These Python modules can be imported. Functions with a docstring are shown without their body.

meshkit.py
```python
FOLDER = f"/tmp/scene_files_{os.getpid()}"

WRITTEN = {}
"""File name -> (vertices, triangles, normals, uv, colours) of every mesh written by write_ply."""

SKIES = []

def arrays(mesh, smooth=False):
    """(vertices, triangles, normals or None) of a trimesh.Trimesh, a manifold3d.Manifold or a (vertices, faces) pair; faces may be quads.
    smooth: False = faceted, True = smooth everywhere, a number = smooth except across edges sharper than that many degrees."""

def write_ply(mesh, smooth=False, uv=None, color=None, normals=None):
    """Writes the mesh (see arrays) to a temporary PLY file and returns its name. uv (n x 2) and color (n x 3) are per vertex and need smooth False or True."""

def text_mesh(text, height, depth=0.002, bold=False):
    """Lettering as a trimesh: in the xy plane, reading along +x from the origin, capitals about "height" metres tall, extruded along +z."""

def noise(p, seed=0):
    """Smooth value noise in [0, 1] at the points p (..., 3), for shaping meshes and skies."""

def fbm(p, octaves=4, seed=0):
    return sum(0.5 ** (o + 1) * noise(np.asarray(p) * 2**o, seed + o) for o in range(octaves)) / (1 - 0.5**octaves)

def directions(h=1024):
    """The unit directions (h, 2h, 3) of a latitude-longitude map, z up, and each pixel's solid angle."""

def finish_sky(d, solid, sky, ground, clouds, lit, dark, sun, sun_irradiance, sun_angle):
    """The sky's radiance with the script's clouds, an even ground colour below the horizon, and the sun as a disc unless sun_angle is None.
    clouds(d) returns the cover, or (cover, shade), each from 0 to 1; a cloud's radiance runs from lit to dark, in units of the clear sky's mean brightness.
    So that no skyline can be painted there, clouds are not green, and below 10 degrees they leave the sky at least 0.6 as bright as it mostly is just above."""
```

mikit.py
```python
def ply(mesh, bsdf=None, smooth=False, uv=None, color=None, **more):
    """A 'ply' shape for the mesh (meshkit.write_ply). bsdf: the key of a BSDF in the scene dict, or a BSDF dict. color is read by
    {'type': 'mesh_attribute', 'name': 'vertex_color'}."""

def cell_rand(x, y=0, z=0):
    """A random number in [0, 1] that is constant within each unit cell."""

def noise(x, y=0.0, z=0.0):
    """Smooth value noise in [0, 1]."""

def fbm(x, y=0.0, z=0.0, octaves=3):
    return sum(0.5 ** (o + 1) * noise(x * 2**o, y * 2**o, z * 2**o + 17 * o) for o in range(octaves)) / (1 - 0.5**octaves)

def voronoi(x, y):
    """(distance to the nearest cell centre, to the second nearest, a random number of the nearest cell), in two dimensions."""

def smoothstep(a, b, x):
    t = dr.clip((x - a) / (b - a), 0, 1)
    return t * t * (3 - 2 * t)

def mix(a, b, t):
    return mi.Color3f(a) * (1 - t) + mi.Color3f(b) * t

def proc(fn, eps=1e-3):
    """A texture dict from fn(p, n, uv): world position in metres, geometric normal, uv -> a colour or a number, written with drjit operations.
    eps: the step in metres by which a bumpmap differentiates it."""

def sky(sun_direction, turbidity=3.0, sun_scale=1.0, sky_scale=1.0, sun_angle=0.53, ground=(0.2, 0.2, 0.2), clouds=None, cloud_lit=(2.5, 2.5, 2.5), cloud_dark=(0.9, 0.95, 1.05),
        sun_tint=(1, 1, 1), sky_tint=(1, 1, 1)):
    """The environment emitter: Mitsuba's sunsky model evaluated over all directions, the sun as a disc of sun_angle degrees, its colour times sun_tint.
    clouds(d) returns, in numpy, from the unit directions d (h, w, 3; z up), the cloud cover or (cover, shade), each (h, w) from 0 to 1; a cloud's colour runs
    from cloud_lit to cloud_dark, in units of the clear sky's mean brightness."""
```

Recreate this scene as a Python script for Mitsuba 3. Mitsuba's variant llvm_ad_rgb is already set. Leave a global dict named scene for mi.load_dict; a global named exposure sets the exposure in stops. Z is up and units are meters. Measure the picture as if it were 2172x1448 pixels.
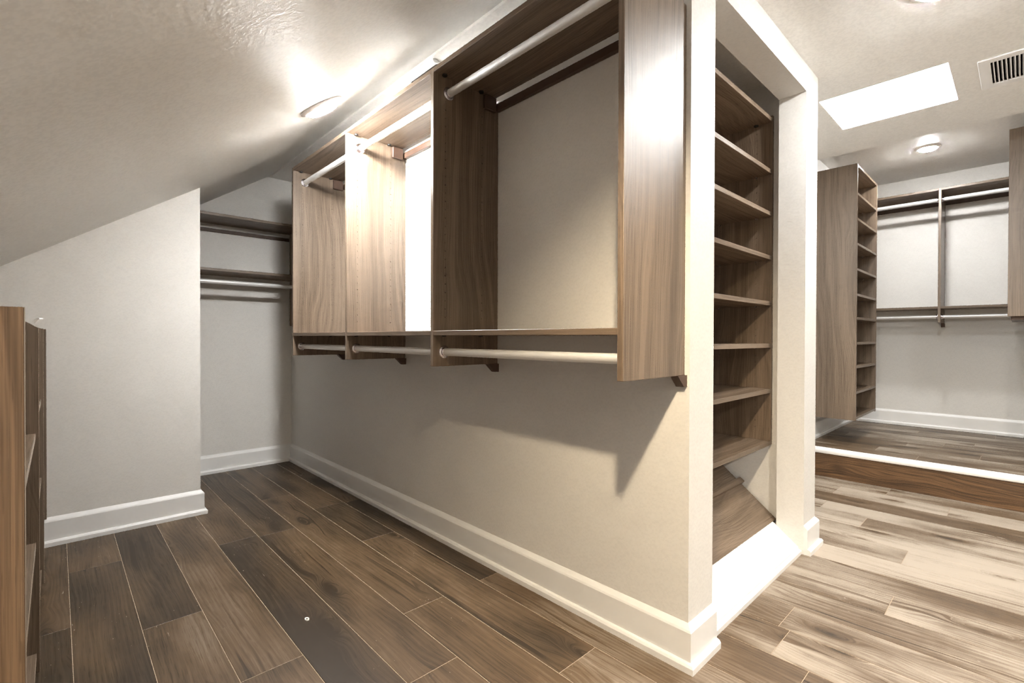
import math, random
import numpy as np, trimesh, manifold3d as m3, mitsuba as mi, drjit as dr
from shapely.geometry import Polygon, box as sbox
import mikit
from mikit import proc, noise, fbm, cell_rand, smoothstep, mix, voronoi

scene, labels = {'type': 'scene'}, {}
random.seed(7)

# ------------------------------------------------------------------ camera, sky, exposure
F, CAM_Z = 1024.4, 1.03
YAW, PITCH, ROLL = (math.radians(a) for a in (43.342, 0.42, -0.163))


def camera_matrix():
    ca, sa, cb, sb, cc, sc = math.cos(YAW), math.sin(YAW), math.cos(PITCH), math.sin(PITCH), math.cos(ROLL), math.sin(ROLL)
    fwd, right = np.array([sa * cb, ca * cb, -sb]), np.array([ca, -sa, 0.0])
    down = np.cross(fwd, right)
    r, d = right * cc + down * sc, -right * sc + down * cc
    m = np.eye(4)
    m[:3, 0], m[:3, 1], m[:3, 2], m[:3, 3] = -r, -d, fwd, (0, 0, CAM_Z)
    return m.tolist()


scene['camera'] = {'type': 'perspective', 'fov_axis': 'x', 'fov': 2 * math.degrees(math.atan(1086 / F)), 'near_clip': 0.02,
                   'to_world': mi.ScalarTransform4f(camera_matrix())}
exposure = 3.68
LAMP = (114.0, 114.0, 112.0)          # radiance of a ceiling lamp's lens
DAY = (1.9, 2.0, 2.08)              # radiance of the opal skylight pane
scene['sky'] = {'type': 'constant', 'radiance': {'type': 'rgb', 'value': [1.0, 1.05, 1.1]}}

# ------------------------------------------------------------------ materials


def rgb(*c):
    return {'type': 'rgb', 'value': list(c)}


def two(b):
    return {'type': 'twosided', 'bsdf': b}


def plastic(tex, alpha=0.25, ior=1.45):
    return {'type': 'roughplastic', 'diffuse_reflectance': tex, 'alpha': alpha, 'int_ior': ior, 'nonlinear': False}


def bumped(b, fn, scale, eps=1e-3):
    return {'type': 'bumpmap', 'texture': proc(fn, eps), 'scale': scale, 'bsdf': b}


def peel(p, n, uv):                                                 # orange-peel drywall texture
    a = noise(p.x * 150, p.y * 150, p.z * 150)
    b = noise(p.x * 330 + 7, p.y * 330, p.z * 330)
    return smoothstep(0.35, 0.75, a * 0.65 + b * 0.35)


def peel_big(p, n, uv):
    a = noise(p.x * 130, p.y * 130, p.z * 130)
    b = noise(p.x * 290 + 7, p.y * 290, p.z * 290)
    return smoothstep(0.35, 0.7, a * 0.65 + b * 0.35)


WALL, WHITE = (0.80, 0.778, 0.740), (0.79, 0.782, 0.765)
scene['wall_paint'] = two(bumped(plastic(proc(lambda p, n, uv: mi.Color3f(WALL) * (1.02 - 0.05 * peel(p, n, uv))), 0.38), peel, 0.0004))
scene['ceiling_paint'] = two(bumped(plastic(proc(lambda p, n, uv: mi.Color3f(0.89, 0.87, 0.83) * (1.02 - 0.06 * peel_big(p, n, uv))), 0.30), peel_big, 0.0005))
scene['white_paint'] = two(plastic(rgb(*WHITE), 0.18))
scene['satin_metal'] = two({'type': 'principled', 'base_color': rgb(0.80, 0.80, 0.79), 'metallic': 0.4, 'roughness': 0.42})
scene['chrome'] = two({'type': 'roughconductor', 'material': 'Cr', 'alpha': 0.12})
scene['black_plastic'] = two(plastic(rgb(0.012, 0.011, 0.010), 0.3))
scene['white_plastic'] = two(plastic(rgb(0.82, 0.81, 0.80), 0.15))
scene['dark_duct'] = {'type': 'diffuse', 'reflectance': rgb(0.02, 0.018, 0.017)}
scene['brown_cover'] = two(plastic(rgb(0.075, 0.042, 0.028), 0.3))
scene['edge_band'] = two(plastic(rgb(0.36, 0.285, 0.22), 0.2))
scene['paper'] = two({'type': 'diffuse', 'reflectance': rgb(0.8, 0.8, 0.78)})
scene['filler'] = {'type': 'diffuse', 'reflectance': rgb(0.38, 0.30, 0.225)}


def laminate(across, along, dark, light, k):
    w = (fbm(along * 1.3, across * 4.0 + k, 3.1, octaves=3) - 0.5) * 0.20
    a = across + w
    broad = fbm(a * 9 + k, along * 0.5, k, octaves=2)
    ring = 0.5 + 0.5 * dr.sin(a * 520 + 9 * noise(a * 14, along * 1.1, k + 2))
    fine = noise(a * 230, along * 3.2, k)
    hair = noise(across * 620, along * 7.0, k)
    fig = smoothstep(0.15, 0.85, noise(a * 55, along * 0.9, k + 4))
    t = 0.34 * broad + 0.05 * ring + 0.15 * fine + 0.28 * hair + 0.18 * fig
    c = mix(dark, light, smoothstep(0.18, 0.82, t))
    pore = smoothstep(0.78, 0.92, noise(across * 800, along * 16, k + 5))
    return c * (1 - 0.22 * pore)


GREY = ((0.110, 0.077, 0.052), (0.218, 0.160, 0.114))
LIT_TAN = ((0.17, 0.098, 0.050), (0.42, 0.26, 0.145))  # same laminate recoloured as warmly lit, for the bookcase end panel
for nm, (dk, lt), k in (('wood', GREY, 1.0), ('tan_wood', LIT_TAN, 9.0)):
    scene[nm + '_z'] = two(plastic(proc(lambda p, n, uv, dk=dk, lt=lt, k=k: laminate(p.x + p.y, p.z, dk, lt, k)), 0.22, 1.55))
scene['wood_y'] = two(plastic(proc(lambda p, n, uv: laminate(p.x + p.z * 1.7, p.y, GREY[0], GREY[1], 3.0)), 0.20))
scene['wood_x'] = two(plastic(proc(lambda p, n, uv: laminate(p.y + p.z * 1.7, p.x, GREY[0], GREY[1], 6.0)), 0.20))


def plank_color(p, n, uv):
    """uv.x: metres along the board + 20 per board; uv.y: metres across + 10 per step of the board's tone, painted skylight included (0..15)."""
    board, tone = dr.floor(uv.x / 20), dr.floor(uv.y / 10)
    u, v = uv.x - board * 20, uv.y - tone * 10
    tone = tone / 15
    r1, r2, r3 = cell_rand(board, 3), cell_rand(board, 11), cell_rand(board, 29)
    u = u + r1 * 37
    v = v + r2 * 11
    d1, d2, which = voronoi(u / 0.55, v / 0.17)
    has = smoothstep(0.50, 0.52, which)
    knot = has * dr.exp(-dr.square(d1 / 0.13))
    halo = has * dr.exp(-dr.square(d1 / 0.34))
    w = (fbm(u * 1.3, v * 7, r1 * 40, octaves=3) - 0.5) * 0.07 + halo * 0.045 * dr.cos(d1 * 9)
    a = v + w
    cath = 0.5 + 0.5 * dr.sin(a * (300 + 180 * r3) + 7 * noise(u * 2.2, v * 12, 3.0))
    fine = noise(a * 300, u * 5.0, board)
    hair = noise(a * 900, u * 16, board)
    tick = smoothstep(0.62, 0.85, noise(a * 520, u * 20, 6.0))
    smoke = fbm(u * 2.4, v * 8, r2 * 33, octaves=4)
    broad = fbm(a * 16, u * 0.7, r2 * 20, octaves=2)
    streak = smoothstep(0.70, 0.80, noise(a * 70, u * 1.1, 4.0)) * smoothstep(0.45, 0.7, noise(u * 1.7, v * 5, 8.0))
    amp = 0.45 + 0.55 * smoothstep(0.15, 0.6, tone)
    t = 0.44 * (smoothstep(0.25, 0.75, smoke) - 0.5) + 0.32 * (broad - 0.5) + 0.10 * (cath - 0.5) + 0.14 * (fine - 0.5) + 0.10 * (hair - 0.5)
    t = tone + amp * (t - 0.12 * tick - 0.30 * streak - 0.36 * knot - 0.07 * halo)
    t = dr.clip(t, 0.0, 1.0)
    lo = mix((0.040, 0.0275, 0.0175), (0.128, 0.082, 0.046), smoothstep(0.0, 0.42, t))
    c = mix(lo, (0.42, 0.352, 0.28), smoothstep(0.32, 1.0, t))
    scratch = smoothstep(0.96, 0.98, noise(u * 45, v * 170, 5.0)) * smoothstep(0.58, 0.66, noise(u * 4, v * 14, 9.0))
    return mix(c, (0.5, 0.44, 0.38), scratch * 0.55)


scene['plank_wood'] = plastic(proc(plank_color), 0.28, 1.36)


def riser_color(p, n, uv):
    w = (fbm(p.y * 2.2, p.z * 9, 2.0, octaves=3) - 0.5) * 0.12
    a = p.z + w
    t = 0.42 * fbm(a * 24, p.y * 1.6, 1.0, octaves=4) + 0.28 * noise(a * 210, p.y * 5) + 0.30 * noise(a * 560, p.y * 14)
    d = dr.sqrt(dr.square((p.y - 0.94) / 0.07) + dr.square((p.z - 0.085) / 0.045))
    return mix((0.045, 0.023, 0.011), (0.175, 0.092, 0.042), smoothstep(0.2, 0.8, t)) * (1 - 0.5 * dr.exp(-d * d * 2))


scene['riser_wood'] = plastic(proc(riser_color), 0.22, 1.5)

# ------------------------------------------------------------------ mesh helpers


def cbox(x0, x1, y0, y1, z0, z1, c=0.0012):
    """A box with chamfered edges."""
    lo, hi = np.array([x0, y0, z0], float), np.array([x1, y1, z1], float)
    c = min(c, 0.45 * (hi - lo).min())
    pts = []
    for s in np.ndindex(2, 2, 2):
        corner = np.where(s, hi, lo)
        inward = np.where(s, -c, c)
        for k in range(3):
            q = corner + inward
            q[k] = corner[k]
            pts.append(q)
    return trimesh.Trimesh(np.array(pts)).convex_hull


def bx(x0, x1, y0, y1, z0, z1):
    return trimesh.creation.box(bounds=[[x0, y0, z0], [x1, y1, z1]])


def cat(*ms):
    return trimesh.util.concatenate(list(ms))


def to_m(t):
    return m3.Manifold(m3.Mesh(np.asarray(t.vertices, np.float32), np.asarray(t.faces, np.uint32)))


def from_m(m):
    q = m.to_mesh()
    return trimesh.Trimesh(q.vert_properties[:, :3], q.tri_verts, process=False)


def cyl(p, q, r, n=24):
    return trimesh.creation.cylinder(r, segment=[p, q], sections=n)


def prism(pts, axis, a, b):
    """A polygon extruded along x, y or z; pts in the other two coordinates in (x, y, z) order."""
    t = trimesh.creation.extrude_polygon(Polygon(pts), 1.0, engine='earcut')
    v = t.vertices
    w = a + v[:, 2] * (b - a)
    out = {'x': (w, v[:, 0], v[:, 1]), 'y': (v[:, 0], w, v[:, 1]), 'z': (v[:, 0], v[:, 1], w)}[axis]
    t = trimesh.Trimesh(np.stack(out, 1), t.faces, process=False)
    trimesh.repair.fix_normals(t)
    return t


def lathe(profile, n=40):
    """Revolved about z from (r, z) pairs."""
    return trimesh.creation.revolve(np.array(profile, float), sections=n)


def numbered(key):
    if key not in scene and key not in taken:
        return key
    k = 1
    while f'{key}_{k:03d}' in scene or f'{key}_{k:03d}' in taken:
        k += 1
    return f'{key}_{k:03d}'


taken = set()


def thing(name, label, category, group=None):
    key = numbered(name)
    taken.add(key)
    labels[key] = {'label': label, 'category': category}
    if group:
        labels[key]['group'] = group
    return key


def put(name, mesh, mat, parent=None, smooth=False, label=None, **more):
    key = numbered(parent + '__' + name if parent else name)
    scene[key] = mikit.ply(mesh, mat, smooth=smooth, **more)
    if label:
        labels[key] = {'label': label}
    return key


def struct(name, mesh, mat, label, category, smooth=False):
    key = put(name, mesh, mat, None, smooth)
    labels[key] = {'label': label, 'category': category, 'kind': 'structure'}
    return key


# ------------------------------------------------------------------ the setting
XW, YE, XE = 1.437, 0.715, 1.606         # face of the long wall, its end face, the niche's near jamb
XJ1, XPOST, YJAMB = 2.591, 2.770, 0.835
YJOG, XJOG, YBACK = 3.297, 0.611, 4.220
XKNEE, YFRONT, ZC, XFOLD = -0.46, -1.60, 2.33, 1.270
SLOPE = 0.6745
XSTEP, XSTEPC, ZP, ZC2, XB, YT, YS = 4.185, 4.035, 0.210, 2.54, 5.888, 1.195, -0.30


def slope_z(x):
    return 1.899 + SLOPE * (x - XJOG)


floor = struct('floor', cat(bx(XKNEE - 0.1, XSTEP, YFRONT - 0.1, YBACK + 0.1, -0.12, -0.0012)), 'filler', 'hand-scraped plank floor of the closet, skylight painted in as paler right boards', 'floor')
floor2 = struct('floor_raised', bx(XSTEP + 0.012, XB + 0.1, YS - 0.1, YT + 0.1, -0.10, ZP - 0.0012), 'filler', 'plank floor of the raised closet behind the step', 'floor')


def fit(poly, inset):
    q = poly.buffer(-inset, join_style=2)
    return np.array(q.exterior.coords)[:-1]


def plank(poly, parent, tone, z, seed):
    """One floor board: the polygon with small chamfers, uv as plank_color wants it."""
    r0, r1 = fit(poly, 0.0011), fit(poly, 0.0024)
    n = len(r0)
    if len(r1) != n:
        return
    base, mid, top = (np.column_stack([r, np.full(n, h)]) for r, h in ((r0, z - 0.006), (r0, z - 0.0011), (r1, z)))
    v = np.vstack([base, mid, top])
    f = []
    ccw = Polygon(r0).exterior.is_ccw
    for k in range(n):
        j = (k + 1) % n
        for a in (0, n):
            q = [[a + k, a + j, a + n + j], [a + k, a + n + j, a + n + k]]
            f += q if ccw else [t[::-1] for t in q]
    tv, tf = trimesh.creation.triangulate_polygon(Polygon(r1), engine='earcut')
    near = [int(np.argmin(((r1 - t) ** 2).sum(1))) for t in tv]
    for t in tf:
        t = [2 * n + near[i] for i in t]
        a, b, c = v[t[0]], v[t[1]], v[t[2]]
        f.append(t if np.cross(b - a, c - a)[2] > 0 else t[::-1])
    mx, my = v[:, 0].min(), v[:, 1].min()
    uv = np.column_stack([v[:, 1] - my + 2 + 20 * seed, v[:, 0] - mx + 1 + 10 * round(tone * 15)])
    put('plank', trimesh.Trimesh(v, f, process=False), 'plank_wood', parent, uv=uv)


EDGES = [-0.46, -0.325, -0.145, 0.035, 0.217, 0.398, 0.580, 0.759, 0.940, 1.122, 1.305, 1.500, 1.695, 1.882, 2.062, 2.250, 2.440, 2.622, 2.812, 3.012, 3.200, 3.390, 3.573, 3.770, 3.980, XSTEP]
# joints of each course of boards as in the photograph, and far to near tones: own tone plus painted skylight, paler right, darker left
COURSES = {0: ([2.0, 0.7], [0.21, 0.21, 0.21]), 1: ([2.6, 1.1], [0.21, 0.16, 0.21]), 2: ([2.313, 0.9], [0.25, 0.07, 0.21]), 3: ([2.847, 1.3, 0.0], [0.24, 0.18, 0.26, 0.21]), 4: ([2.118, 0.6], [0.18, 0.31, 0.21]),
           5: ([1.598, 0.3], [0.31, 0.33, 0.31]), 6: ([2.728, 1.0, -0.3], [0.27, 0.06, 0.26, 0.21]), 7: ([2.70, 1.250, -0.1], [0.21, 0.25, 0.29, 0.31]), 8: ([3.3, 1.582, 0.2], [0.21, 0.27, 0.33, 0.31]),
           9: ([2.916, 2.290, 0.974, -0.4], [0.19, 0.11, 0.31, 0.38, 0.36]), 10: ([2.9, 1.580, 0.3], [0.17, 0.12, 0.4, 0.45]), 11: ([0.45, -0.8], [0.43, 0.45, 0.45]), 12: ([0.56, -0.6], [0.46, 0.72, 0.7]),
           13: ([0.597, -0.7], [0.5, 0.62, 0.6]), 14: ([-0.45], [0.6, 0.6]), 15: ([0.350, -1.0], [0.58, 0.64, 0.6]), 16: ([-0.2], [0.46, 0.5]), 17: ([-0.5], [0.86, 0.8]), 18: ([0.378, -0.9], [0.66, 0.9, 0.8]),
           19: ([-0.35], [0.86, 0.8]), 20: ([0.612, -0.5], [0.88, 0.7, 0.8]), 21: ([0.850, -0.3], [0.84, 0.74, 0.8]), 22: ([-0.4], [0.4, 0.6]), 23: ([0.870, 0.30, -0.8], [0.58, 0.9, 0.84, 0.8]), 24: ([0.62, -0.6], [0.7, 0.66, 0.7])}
ROOM = Polygon([(XKNEE, YFRONT), (XSTEP, YFRONT), (XSTEP, YT), (XPOST, YT), (XPOST, YE), (XJ1, YE), (XJ1, 0.7225), (XE, 0.7225), (XE, YE), (XW, YE), (XW, YBACK), (XJOG, YBACK), (XJOG, YJOG), (XKNEE, YJOG)])
seed = 0
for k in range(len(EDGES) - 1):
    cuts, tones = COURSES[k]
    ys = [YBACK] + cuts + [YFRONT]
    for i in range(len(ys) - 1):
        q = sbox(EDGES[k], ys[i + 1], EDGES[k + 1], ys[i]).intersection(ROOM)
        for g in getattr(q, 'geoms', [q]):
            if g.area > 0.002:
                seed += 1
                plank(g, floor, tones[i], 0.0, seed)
edges2 = [XSTEP + 0.035, 4.39, 4.565, 4.745, 4.92, 5.10, 5.285, 5.45, 5.62, 5.80, XB]
for k in range(len(edges2) - 1):
    cuts = [[0.5], [0.75], [0.2], [0.62], [1.045, 0.42], [0.255], [1.05], [0.635], [0.9, 0.155], [0.4]][k]
    ys = [YT] + cuts + [YS]
    for i in range(len(ys) - 1):
        seed += 1
        plank(sbox(edges2[k], ys[i + 1], edges2[k + 1], ys[i]), floor2, [.46, .60, .42, .58, .50, .62, .48, .55, .50, .52][k] + (0.08 if i % 2 else -0.04), ZP, seed)

# walls
struct('wall_partition', bx(XW, XE, YE, YBACK, 0, ZC), 'wall_paint', 'long beige partition wall carrying the hanging closet unit', 'wall')
struct('wall_niche_header', bx(XE, XJ1, YE, YJAMB, 2.204, ZC), 'wall_paint', 'wall above the shelf niche opening', 'wall')
struct('wall_niche_post', prism([(XJ1, YE), (XPOST, YE), (XPOST, YT + 0.1), (2.655, YT + 0.1), (2.655, YJAMB), (XJ1, YJAMB)], 'z', 0, ZC), 'wall_paint', 'white post and side wall right of the shelf niche', 'wall')
struct('wall_niche_back', bx(XE, 2.655, 1.26, 1.34, 0, ZC), 'wall_paint', 'wall at the back of the shelf niche', 'wall')
struct('wall_jog', bx(XKNEE - 0.1, XJOG, YJOG, YBACK + 0.1, 0, ZC), 'wall_paint', 'beige end wall under the sloped ceiling left of the alcove', 'wall')
struct('wall_back', bx(XJOG, XW + 0.1, YBACK, YBACK + 0.1, 0, ZC), 'wall_paint', 'back wall of the hanging alcove', 'wall')
struct('wall_knee', bx(XKNEE - 0.1, XKNEE, YFRONT, YJOG, 0, slope_z(XKNEE) + 0.02), 'wall_paint', 'low knee wall behind the low bookcase', 'wall')
struct('wall_front', bx(XKNEE - 0.1, XSTEP + 0.1, YFRONT - 0.1, YFRONT, 0, ZC + 0.1), 'wall_paint', 'wall behind the viewer', 'wall')
struct('wall_tower', bx(XPOST, XB + 0.1, YT, YT + 0.1, 0, ZC2), 'wall_paint', 'wall behind the tall shelf tower', 'wall')
struct('wall_closet_end', bx(XB, XB + 0.1, YS, YT, 0.0, ZC2), 'wall_paint', 'end wall of the raised closet', 'wall')
struct('wall_closet_side', bx(XSTEPC + 0.02, XB + 0.1, YS - 0.1, YS, 0, ZC2), 'wall_paint', 'side wall of the raised closet opposite the tower', 'wall')
struct('wall_right', bx(XSTEP - 0.02, XSTEP + 0.1, YFRONT, YS - 0.1, 0, ZC), 'wall_paint', 'wall right of the step', 'wall')

# ceilings
VX0, VX1, VY0, VY1 = 3.186, 3.462, -0.235, 0.117       # opening of the big ceiling vent
SX0, SX1, SY0, SY1 = 3.054, 3.566, 0.252, 0.783        # opening of the skylight
slab = to_m(bx(XFOLD, XSTEPC, YFRONT - 0.1, YBACK + 0.1, ZC, ZC + 0.12))
slab += to_m(bx(XSTEPC, XSTEP + 0.1, YFRONT - 0.1, YS - 0.1, ZC, ZC + 0.12))
slab -= to_m(bx(VX0, VX1, VY0, VY1, ZC - 0.05, ZC + 0.11)) + to_m(bx(SX0, SX1, SY0, SY1, ZC - 0.05, ZC + 0.2)) + to_m(bx(1.31, 1.42, 1.915, 2.15, ZC - 0.05, ZC + 0.06))
struct('ceiling', from_m(slab), 'ceiling_paint', 'flat textured ceiling with the skylight', 'ceiling')
zk, zt = slope_z(XKNEE - 0.12), slope_z(XFOLD)
SN = np.array([SLOPE, 0, -1]) / math.hypot(SLOPE, 1)
CANS = [np.array([x, y, slope_z(x)]) for x, y in ((0.420, 0.250), (0.420, -1.100))]
slope = to_m(prism([(XKNEE - 0.12, zk), (XFOLD, zt), (XFOLD, zt + 0.12), (XKNEE - 0.12, zk + 0.12)], 'y', YFRONT - 0.1, YBACK + 0.1))
for c in CANS:
    slope -= to_m(cyl(c + SN * 0.05, c - SN * 0.085, 0.074, 40))
struct('ceiling_sloped', from_m(slope), 'ceiling_paint', 'sloped textured ceiling over the left side', 'ceiling')
struct('ceiling_raised', cat(bx(XSTEPC, XB + 0.1, YS - 0.1, YT + 0.1, ZC2, ZC2 + 0.1), bx(XSTEPC - 0.02, XSTEPC, YS - 0.1, YT + 0.1, ZC + 0.12, ZC2 + 0.1)), 'ceiling_paint', 'higher ceiling over the raised closet', 'ceiling')

# baseboards: a profile (distance from the wall, height) swept along a path of floor points, the room on its left
BOARD = [(0, 0), (0.017, 0), (0.017, 0.118), (0.014, 0.124), (0.0, 0.139)]
SHOE = [(0.017, 0), (0.031, 0), (0.031, 0.019), (0.026, 0.026), (0.017, 0.029)]


def sweep_profile(path, profile, z0=0.0):
    path, pr = np.array(path, float), np.array(profile, float)
    n, m = len(path), len(pr)
    rings = []
    for i in range(n):
        ns = []
        for a, b in ((i - 1, i), (i, i + 1)):
            if 0 <= a and b < n:
                d = path[b] - path[a]
                ns.append(np.array([-d[1], d[0]]) / np.linalg.norm(d))
        o = ns[0] if len(ns) == 1 else (ns[0] + ns[1]) / (1 + ns[0] @ ns[1])
        rings.append(np.column_stack([path[i][0] + o[0] * pr[:, 0], path[i][1] + o[1] * pr[:, 0], pr[:, 1] + z0]))
    v = np.vstack(rings)
    f = []
    for i in range(n - 1):
        for k in range(m):
            j = (k + 1) % m
            a, b, c, d = i * m + k, i * m + j, (i + 1) * m + j, (i + 1) * m + k
            f += [[a, b, c], [a, c, d]]
    for base, flip in ((0, False), ((n - 1) * m, True)):
        for k in range(1, m - 1):
            t = [base, base + k + 1, base + k]
            f.append(t[::-1] if flip else t)
    t = trimesh.Trimesh(v, f, process=False)
    trimesh.repair.fix_normals(t)
    return t


def baseboard(side, path, label, z0=0.0):
    key = 'baseboard_' + side
    taken.add(key)
    labels[key] = {'label': label, 'category': 'baseboard', 'kind': 'structure'}
    put('board', sweep_profile(path, BOARD, z0), 'white_paint', key)
    put('shoe_molding', sweep_profile(path, SHOE, z0), 'white_paint', key)


baseboard('partition', [(XE, YE), (XW, YE), (XW, YBACK - 0.018)], 'white baseboard along the long partition wall')
baseboard('jog', [(XJOG, YBACK - 0.018), (XJOG, YJOG), (XKNEE + 0.40, YJOG)], 'white baseboard of the end wall under the slope')
baseboard('back', [(XW - 0.0, YBACK), (XJOG + 0.018, YBACK)], 'white baseboard at the back of the alcove')
baseboard('post', [(XPOST, YT), (XPOST, YE), (XJ1, YE)], 'white baseboard around the post right of the niche')
baseboard('tower', [(XB - 0.018, YT), (XSTEP + 0.05, YT)], 'white baseboard under the shelf tower', ZP)
baseboard('closet_end', [(XB, YS), (XB, YT)], 'white baseboard of the raised closet end wall', ZP)

# niche toe board, step
sill = prism([(0.722, 0.0), (0.735, 0.0), (0.86, 0.0), (0.86, 0.116), (0.852, 0.122), (0.737, 0.030), (0.737, 0.022), (0.722, 0.017)], 'x', XE, XJ1)
struct('trim_1', sill, 'white_paint', 'white sloping toe board at the foot of the shelf niche', 'trim')
struct('trim_2', bx(XSTEP, XSTEP + 0.012, YS, YT, 0.0, 0.172), 'riser_wood', 'red-brown wooden riser of the step', 'step riser')
nose = prism([(4.168, 0.186), (4.172, 0.176), (4.180, 0.172), (XSTEP + 0.016, 0.172), (XSTEP + 0.016, 0.205), (XSTEP + 0.036, 0.208), (XSTEP + 0.030, 0.214), (4.182, 0.214), (4.172, 0.208), (4.168, 0.198)], 'y', YS, YT)
struct('trim_3', nose, 'white_plastic', 'white rounded nosing on the edge of the step', 'step nosing', smooth=40)

# skylight
taken.add('window_1')
labels['window_1'] = {'label': 'square opal skylight glowing white in the flat ceiling', 'category': 'skylight', 'kind': 'structure'}
fr = to_m(bx(SX0, SX1, SY0, SY1, ZC + 0.001, ZC + 0.10)) - to_m(bx(SX0 + 0.002, SX1 - 0.002, SY0 + 0.002, SY1 - 0.002, ZC - 0.1, ZC + 0.2))
put('frame', from_m(fr), 'white_plastic', 'window_1')
pane = trimesh.Trimesh([(SX0 + .002, SY0 + .002, ZC + .004), (SX1 - .002, SY0 + .002, ZC + .004), (SX1 - .002, SY1 - .002, ZC + .004), (SX0 + .002, SY1 - .002, ZC + .004)], [[0, 2, 1], [0, 3, 2]], process=False)
k = put('pane', pane, 'white_plastic', 'window_1', label='glowing opal pane')
scene[k]['emitter'] = {'type': 'area', 'radiance': rgb(*DAY)}

# ------------------------------------------------------------------ ceiling lamps


def ceiling_lamp(pos, normal, label, power=1.0, tint=(1, 1, 1), size=1.0):
    """A trim ring with a bulging lens, built looking along -z and turned so that it faces along normal."""
    t = thing('ceiling_light', label, 'ceiling light')
    R = trimesh.geometry.align_vectors([0, 0, -1], np.asarray(normal, float) / np.linalg.norm(normal))
    R[:3, 3] = pos
    trim = lathe([(0.074, -0.001), (0.100, -0.001), (0.101, -0.004), (0.098, -0.008), (0.082, -0.015), (0.074, -0.015), (0.074, -0.001)], 56)
    lens = lathe([(0.0735, -0.0148), (0.0730, -0.0175), (0.070, -0.0235), (0.060, -0.029), (0.040, -0.033), (0.018, -0.0348), (0.0, -0.035)], 40)
    for m in (trim, lens):
        m.apply_scale(size)
        m.apply_transform(R)
    tc = np.asarray(pos)
    nn = lens.face_normals
    if ((lens.triangles_center - tc) * nn).sum() < 0:
        lens.invert()
    put('trim_ring', trim, 'white_plastic', t, smooth=35)
    k = put('lens', lens, 'white_plastic', t, smooth=60, label='glowing lens')
    scene[k]['emitter'] = {'type': 'area', 'radiance': rgb(*[a * b * power for a, b in zip(LAMP, tint)])}


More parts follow.
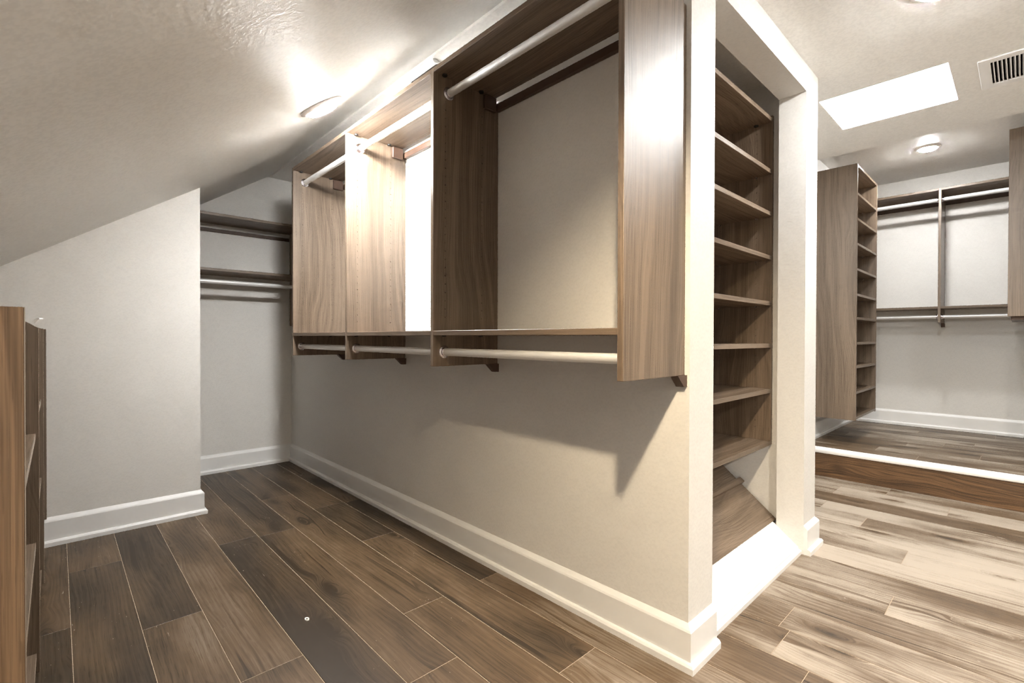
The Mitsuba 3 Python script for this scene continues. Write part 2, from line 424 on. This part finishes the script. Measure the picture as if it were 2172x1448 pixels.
def recessed_lamp(pos, normal, label, power=1.0, tint=(1, 1, 1)):
    """A can sunk into the ceiling with a small bright lamp at its bottom."""
    t = thing('ceiling_light', label, 'ceiling light')
    R = trimesh.geometry.align_vectors([0, 0, -1], np.asarray(normal, float) / np.linalg.norm(normal))
    R[:3, 3] = pos
    trim = lathe([(0.068, -0.001), (0.098, -0.001), (0.099, -0.004), (0.094, -0.006), (0.068, -0.006), (0.068, -0.001)], 48)
    can = lathe([(0.068, -0.004), (0.073, -0.001), (0.073, 0.072), (0.0, 0.072), (0.0, 0.066), (0.068, 0.066), (0.068, -0.004)], 48)
    lens = lathe([(0.030, 0.0655), (0.030, 0.058), (0.024, 0.056), (0.0, 0.055)], 32)
    for m in (trim, can, lens):
        m.apply_transform(R)
    if (lens.face_normals @ np.asarray(normal)).sum() < 0:
        lens.invert()
    put('trim_ring', trim, 'white_plastic', t, smooth=35)
    put('can', can, 'dark_duct', t, smooth=35)
    k = put('lens', lens, 'white_plastic', t, smooth=50, label='glowing lens')
    scene[k]['emitter'] = {'type': 'area', 'radiance': rgb(*[a * b * power * 6.3 for a, b in zip(LAMP, tint)])}


DOWN = (0, 0, -1)
SLOPED = (SLOPE, 0, -1)
ceiling_lamp((0.872, 2.185, slope_z(0.872)), SLOPED, 'round white ceiling light on the slope above the hanging unit', 0.74)
recessed_lamp(CANS[0], SN, 'recessed ceiling light on the slope over the viewer, out of the frame', 0.47, (1.0, 0.82, 0.58))
recessed_lamp(CANS[1], SN, 'added recessed fill light on the slope well behind the viewer, out of the frame', 0.8, (1.0, 0.93, 0.83))  # unseen lamp, added to raise the ambient light on the left
ceiling_lamp((2.352, 0.213, ZC), DOWN, 'round ceiling light in front of the shelf niche, at the top edge', 0.38)
ceiling_lamp((2.372, -1.000, ZC), DOWN, 'added round fill light on the flat ceiling, behind the viewer', 0.33)  # invented fill lamp that brightens the slope and the bookcase end panel
ceiling_lamp((5.000, 0.530, ZC2), DOWN, 'round ceiling light of the raised closet', 0.50, size=0.8)

# ------------------------------------------------------------------ closet pieces
PT = 0.019                                                        # panel thickness


def drill(panel, axis, cols, zs, faces, r=0.0026, depth=0.006):
    """Blind shelf-pin holes in the faces (coordinates along axis: 0 = x, 1 = y) of a panel."""
    cs = []
    for face, sgn in faces:
        for c in cols:
            for z in zs:
                h = m3.Manifold.cylinder(depth * 2, r, r, 8, True)
                if axis == 1:
                    h = h.rotate((90, 0, 0)).translate((c, face, z))
                else:
                    h = h.rotate((0, 90, 0)).translate((face, c, z))
                cs.append(h)
    return from_m(to_m(panel) - m3.Manifold.batch_boolean(cs, m3.OpType.Add))


def rod(parent, p, q, r=0.0155, sock=True):
    """A hanging rod between two points with a round socket at each end."""
    p, q = np.array(p, float), np.array(q, float)
    d = (q - p) / np.linalg.norm(q - p)
    k = put('hanging_rod', cyl(p, q, r, 32), 'satin_metal', parent, smooth=40)
    if sock:
        for a, s in ((p, 1), (q, -1)):
            prof = [(r + 0.0005, 0.0), (r + 0.0095, 0.0), (r + 0.0095, 0.003), (r + 0.006, 0.0055), (r + 0.0025, 0.006), (r + 0.0025, 0.013), (r + 0.0005, 0.014), (r + 0.0005, 0.0)]
            m = lathe(prof, 32)
            R = trimesh.geometry.align_vectors([0, 0, 1], d * s)
            R[:3, 3] = a
            m.apply_transform(R)
            put('rod_socket', m, 'chrome', k, smooth=40)


# --- the long hanging unit on the partition
u = thing('hanging_closet_unit', 'long three-bay walnut hanging unit with double rods on the beige partition wall', 'closet unit')
XF, XR = 1.090, 1.412
ZB, ZT, ZM = 0.915, 2.102, 1.058                                  # bottom and top of the panels, top of the middle shelf
DIV = [3.172, 2.397, 1.612, 0.727]                                # near face of each upright panel
holes = [ZM + 0.055 + 0.0335 * k for k in range(27)]
for i, y in enumerate(DIV):
    p = cbox(XF, XR, y, y + PT, ZB, ZT)
    fs = [(y, 1)] if i == 0 else [(y + PT, 1)] if i == 3 else [(y, 1), (y + PT, 1)]
    p = drill(p, 1, (XF + 0.058, XF + 0.250), holes, fs)
    k = put('upright_panel', p, 'wood_z', u)
    put('wall_spacer', cbox(XR, XW, y + 0.004, y + PT - 0.004, ZB, ZT - 0.03), 'wood_z', k)
    foot = prism([(XW - 0.058, ZB), (XW, ZB), (XW, ZB - 0.036), (XW - 0.020, ZB - 0.036)], 'y', y - 0.004, y + PT + 0.004)
    put('wall_bracket', foot, 'brown_cover', k)
for i in range(3):
    y0, y1 = DIV[i + 1] + PT, DIV[i]
    put('shelf', cbox(XF, XR, y0, y1, ZT - PT, ZT), 'wood_y', u)
    put('shelf', cbox(XF, XW - 0.004, y0, y1, ZM - PT, ZM), 'wood_y', u)
    rod(u, (1.163, y1, 2.020), (1.163, y0, 2.020))
    rod(u, (1.143, y1, 0.973), (1.143, y0, 0.973))
    rail = prism([(XW, 2.063), (XW - 0.006, 2.063), (XW - 0.010, 2.065), (XW - 0.010, 2.071), (XW - 0.006, 2.073), (XW, 2.073)], 'y', y0, y1)
    put('wall_rail', rail, 'satin_metal', u)
    put('rail_cover', cbox(XW - 0.020, XW - 0.0005, y0 + 0.001, y1 - 0.001, 2.030, 2.062), 'brown_cover', u)
    for ye, s in ((y1, -1), (y0, 1)):
        put('bracket_cover', cbox(1.345, 1.409, *sorted((ye, ye + s * 0.018)), 2.018, 2.079, 0.003), 'brown_cover', u)
        for xc in (XF + 0.045, XF + 0.235):
            put('shelf_lock', cyl((xc, ye + s * 0.013, ZT - PT + 0.001), (xc, ye + s * 0.013, ZT - PT - 0.006), 0.010, 14), 'black_plastic', u)
            put('shelf_lock', cyl((xc, ye + s * 0.013, ZM - PT + 0.001), (xc, ye + s * 0.013, ZM - PT - 0.004), 0.008, 12), 'black_plastic', u)

# --- the unit in the alcove
u = thing('hanging_closet_unit', 'dark walnut shelves and single rod across the back wall of the alcove', 'closet unit')
XA0, XA1, YA = XJOG + 0.004, XW - 0.004, 3.900
for z in (1.903, 1.515):
    put('shelf', cbox(XA0, XA1, YA, YBACK - 0.002, z - PT, z), 'wood_x', u)
put('side_panel', cbox(XA1 - PT, XA1, YA + 0.002, YBACK - 0.022, 1.125, 1.884), 'wood_z', u)
put('side_panel', cbox(XA0, XA0 + PT, YA + 0.002, YBACK - 0.022, 1.125, 1.884), 'wood_z', u)
put('back_rail', cbox(XA0 + PT, XA1 - PT, YBACK - 0.020, YBACK - 0.002, 1.825, 1.848), 'brown_cover', u)
put('wall_rail', cbox(XA0 + PT, XA1 - PT, YBACK - 0.012, YBACK - 0.001, 1.852, 1.868), 'satin_metal', u)
rod(u, (XA0 + PT, 3.955, 1.425), (XA1 - PT, 3.955, 1.425))

# --- shelves of the niche
u = thing('shelving_unit', 'tall narrow walnut shelves built into the wall niche beside the partition', 'shelving unit')
NX0, NX1, NY0, NY1 = 1.640, 2.632, 0.877, 1.180
nz = [2.145, 1.882, 1.669, 1.449, 1.218, 1.006, 0.777, 0.512]
p = cbox(NX1, NX1 + PT, NY0, NY1, nz[-1] - PT, nz[0] + 0.012)
put('side_panel', drill(p, 0, (NY0 + 0.075, NY0 + 0.262), [0.575 + 0.0335 * k for k in range(46)], [(NX1, 1)]), 'wood_z', u)
put('side_panel', cbox(NX0 - PT, NX0, NY0, NY1, nz[-1] - PT, nz[0] + 0.012), 'wood_z', u)
put('back_panel', cbox(NX0, NX1, NY1 - 0.006, NY1, nz[-1], nz[0] - PT), 'wood_z', u)
for i, z in enumerate(nz):
    k = put('shelf', cbox(NX0, NX1, NY0 + 0.001, NY1 - 0.007, z - 0.0215, z), 'wood_x', u)
    for yy in (NY0 + 0.075, NY0 + 0.262):
        if i == 0:
            put('shelf_lock', cyl((NX1 - 0.012, yy, z - 0.0215), (NX1 - 0.012, yy, z - 0.028), 0.010, 14), 'black_plastic', u)
        elif i < 7:
            put('shelf_pin', cyl((NX1, yy, z - 0.0245), (NX1 - 0.009, yy, z - 0.0245), 0.003, 10), 'chrome', k)

# --- slanted boards below it
u = thing('slanted_shoe_shelf', 'slanted walnut shoe board with a lip at the bottom of the wall niche', 'shoe shelf')
dv = np.array([0.774, 0.633])                                     # along the slope in (y, z)
nv = np.array([-0.633, 0.774])
o = np.array([0.860, 0.116])


def slanted(a, b, h0, h1, x0, x1):
    return prism([tuple(o + dv * s + nv * h) for s, h in ((a, h0), (b, h0), (b, h1), (a, h1))], 'x', x0, x1)


scene['wood_slant'] = two(plastic(proc(lambda p, n, uv: laminate(p.y * 0.774 + p.z * 0.633, p.x, GREY[0], GREY[1], 8.0)), 0.20))
put('board', slanted(-0.004, 0.495, 0.0, 0.012, XE + 0.004, 2.636), 'wood_slant', u)
put('lip', slanted(0.215, 0.245, 0.012, 0.034, XE + 0.004, 2.640), 'wood_x', u)

# --- tower in the raised closet
u = thing('shelving_unit', 'tall walnut shelf tower hung on the side wall of the raised closet', 'shelving unit')
TX0, TX1, TY0, TY1 = 4.504, 5.202, 0.886, 1.190
tz = [2.380, 2.163, 1.968, 1.775, 1.579, 1.382, 1.200, 1.005, 0.820, 0.622, 0.424]
put('side_panel', cbox(TX0 - PT, TX0, TY0, TY1, 0.398, 2.382), 'wood_z', u)
p = cbox(TX1, TX1 + PT, TY0, TY1, 0.398, 2.382)
put('side_panel', p, 'wood_z', u)
put('back_panel', cbox(TX0, TX1, TY1 - 0.006, TY1, 0.42, 2.36), 'wood_z', u)
for i, z in enumerate(tz):
    k = put('shelf', cbox(TX0, TX1, TY0 + 0.001, TY1 - 0.007, z - PT, z), 'wood_x', u)
    if 0 < i < 10:
        for yy in (TY0 + 0.10, TY0 + 0.22):
            put('shelf_pin', cyl((TX1, yy, z - PT - 0.004), (TX1 - 0.010, yy, z - PT - 0.004), 0.004, 10), 'chrome', k)

# --- hanging unit on the end wall of the raised closet
u = thing('hanging_closet_unit', 'walnut two-bay double-rod hanging unit on the pale end wall of the raised closet', 'closet unit')
RX = 5.560
for y in (1.155, 0.496, -0.19):
    put('upright_panel', cbox(RX, XB - 0.004, y, y + PT, 1.175, 2.336), 'wood_z', u)
    put('wall_bracket', prism([(XB - 0.058, 1.175), (XB, 1.175), (XB, 1.139), (XB - 0.02, 1.139)], 'y', y - 0.003, y + PT + 0.003), 'brown_cover', u)
for y1, y0 in ((1.155, 0.496 + PT), (0.496, -0.19 + PT)):
    put('shelf', cbox(RX, XB - 0.004, y0, y1, 2.336 - PT, 2.336), 'wood_y', u)
    put('shelf', cbox(RX, XB - 0.004, y0, y1, 1.314 - PT, 1.314), 'wood_y', u)
    rod(u, (RX + 0.055, y1, 2.246), (RX + 0.055, y0, 2.246))
    rod(u, (RX + 0.045, y1, 1.226), (RX + 0.045, y0, 1.226))
    put('back_rail', cbox(XB - 0.020, XB - 0.001, y0, y1, 2.245, 2.280), 'brown_cover', u)

# --- cabinet at the right edge
u = thing('wall_cabinet', 'walnut wall cabinet at the right edge of the frame, opposite the tower', 'wall cabinet')
put('side_panel', cbox(4.570, 4.570 + PT, YS + 0.004, 0.075, 1.181, 2.412), 'wood_z', u)
put('side_panel', cbox(5.250, 5.250 + PT, YS + 0.004, 0.075, 1.181, 2.412), 'wood_z', u)
put('back_panel', cbox(4.570 + PT, 5.250, YS + 0.004, YS + 0.010, 1.20, 2.40), 'wood_z', u)
for z in (1.200, 1.50, 1.80, 2.10, 2.412):
    put('shelf', cbox(4.570 + PT, 5.250, YS + 0.011, 0.074, z - PT, z), 'wood_x', u)
put('wall_bracket', cbox(4.60, 5.22, YS + 0.001, 0.060, 1.158, 1.1805), 'brown_cover', u)

# --- low bookcase at the left edge
u = thing('low_bookcase', 'low walnut bookcase against the knee wall at the left edge, end panel coloured as if lit', 'bookcase')
BX, BB = -0.040, XKNEE + 0.004


def top_curve(y, zf, zb):
    """An upright whose top edge swings up towards the wall."""
    pts = [(BB, 0.0), (BX, 0.0), (BX, zf)]
    for s in np.linspace(0, 1, 12)[1:]:
        pts.append((BX - 0.07 * s, zf + (zb - zf) * (s * s * (3 - 2 * s))))
    pts.append((BB, zb))
    return prism(pts, 'y', y, y + PT)


k = put('end_panel', cbox(BB, BX, 1.160, 1.160 + PT, 0.0, 1.080), 'tan_wood_z', u)
put('edge_band', cbox(BX, BX + 0.0012, 1.160, 1.160 + PT, 0.0, 1.080, 0.0003), 'edge_band', k)
for y, zf, zb in ((2.070, 1.056, 1.098), (2.800, 1.063, 1.098)):
    k = put('divider', top_curve(y, zf, zb), 'wood_z', u)
    put('edge_band', cbox(BX, BX + 0.0010, y + 0.001, y + 0.008, 0.0, zf, 0.0003), 'edge_band', k)
put('wall_panel', cbox(BB, BX + 0.004, 3.258, YJOG - 0.019, 0.140, 1.066), 'wood_z', u)
put('back_panel', cbox(BB - 0.003, BB + 0.003, 1.180, 3.257, 0.01, 1.03), 'wood_z', u)
for y0, y1, zs in ((1.180, 2.069, (0.734, 0.400, 0.060)), (2.090, 2.799, (0.770, 0.445, 0.060))):
    for z in zs:
        k = put('shelf', cbox(BB + 0.004, BX - 0.008, y0, y1, z - PT, z), 'wood_y', u)
        put('edge_band', cbox(BX - 0.008, BX - 0.0068, y0, y1, z - PT, z, 0.0003), 'edge_band', k)

# --- ceiling vents
v = thing('ceiling_vent', 'white slatted ceiling vent beside the skylight at the right edge', 'vent')
fr = to_m(cbox(3.141, 3.507, -0.28, 0.160, ZC - 0.007, ZC, 0.003)) - to_m(bx(VX0, VX1, VY0, VY1, ZC - 0.1, ZC + 0.1))
put('frame', from_m(fr), 'white_plastic', v)
put('duct', from_m(to_m(bx(VX0, VX1, VY0, VY1, ZC, ZC + 0.109)) - to_m(bx(VX0 + .002, VX1 - .002, VY0 + .002, VY1 - .002, ZC - 0.1, ZC + 0.105))), 'dark_duct', v)
for i in range(25):
    y = VY1 - 0.008 - 0.0142 * i
    put('slat', prism([(y, ZC - 0.005), (y - 0.004, ZC - 0.005), (y + 0.001, ZC + 0.013), (y + 0.005, ZC + 0.013)], 'x', VX0, VX1), 'white_plastic', v)
v = thing('ceiling_vent', 'small white metal vent edge showing above the top shelf of the hanging unit', 'vent')
vm = []
lip = [(1.276, ZC), (1.276, ZC - 0.004), (1.281, ZC - 0.013), (1.288, ZC - 0.016), (1.300, ZC - 0.014), (1.312, ZC - 0.006), (1.312, ZC)]
put('frame', cat(prism(lip, 'y', 1.895, 2.165), cbox(1.312, 1.432, 1.895, 1.917, ZC - 0.006, ZC), cbox(1.312, 1.432, 2.148, 2.165, ZC - 0.006, ZC)), 'white_plastic', v, smooth=30)
put('duct', from_m(to_m(bx(1.31, 1.42, 1.915, 2.15, ZC, ZC + 0.059)) - to_m(bx(1.312, 1.418, 1.917, 2.148, ZC - 0.1, ZC + 0.055))), 'dark_duct', v)
for i in range(6):
    x = 1.322 + 0.016 * i
    put('slat', prism([(x, ZC - 0.004), (x + 0.003, ZC - 0.004), (x + 0.010, ZC + 0.010), (x + 0.007, ZC + 0.010)], 'y', 1.917, 2.148), 'white_plastic', v)

# --- scraps left by the builders
ring = trimesh.creation.annulus(0.0035, 0.0075, 0.003, sections=20)
ring.apply_scale([1.0, 1.5, 1.0])
ring.apply_translation([0.663, 1.790, 0.0015])
labels[put('floor_scrap', ring, 'paper')] = {'label': 'tiny white plastic ring lying on the dark plank near the middle', 'category': 'scrap'}
s = np.linspace(0, 1, 10)
curl = np.column_stack([-0.052 + 0.016 * s, 2.074 + 0.004 * s, 1.074 + 0.013 * np.sin(s * 2.4)])
edge = np.column_stack([0.004 + 0.004 * s, 0.010 + 0 * s, -0.008 * (1 - s) + 0.002])
v3 = np.vstack([curl, curl + edge, curl + [0, 0, 0.0008], curl + edge + [0, 0, 0.0008]])
n = len(s)
f3 = []
for i in range(n - 1):
    f3 += [[i, i + 1, n + i], [i + 1, n + i + 1, n + i], [2 * n + i, 3 * n + i, 2 * n + i + 1], [2 * n + i + 1, 3 * n + i, 3 * n + i + 1]]
labels[put('curled_sticker', trimesh.Trimesh(v3, f3, process=False), 'paper')] = {'label': 'small curled white sticker on top of the low bookcase divider', 'category': 'sticker'}
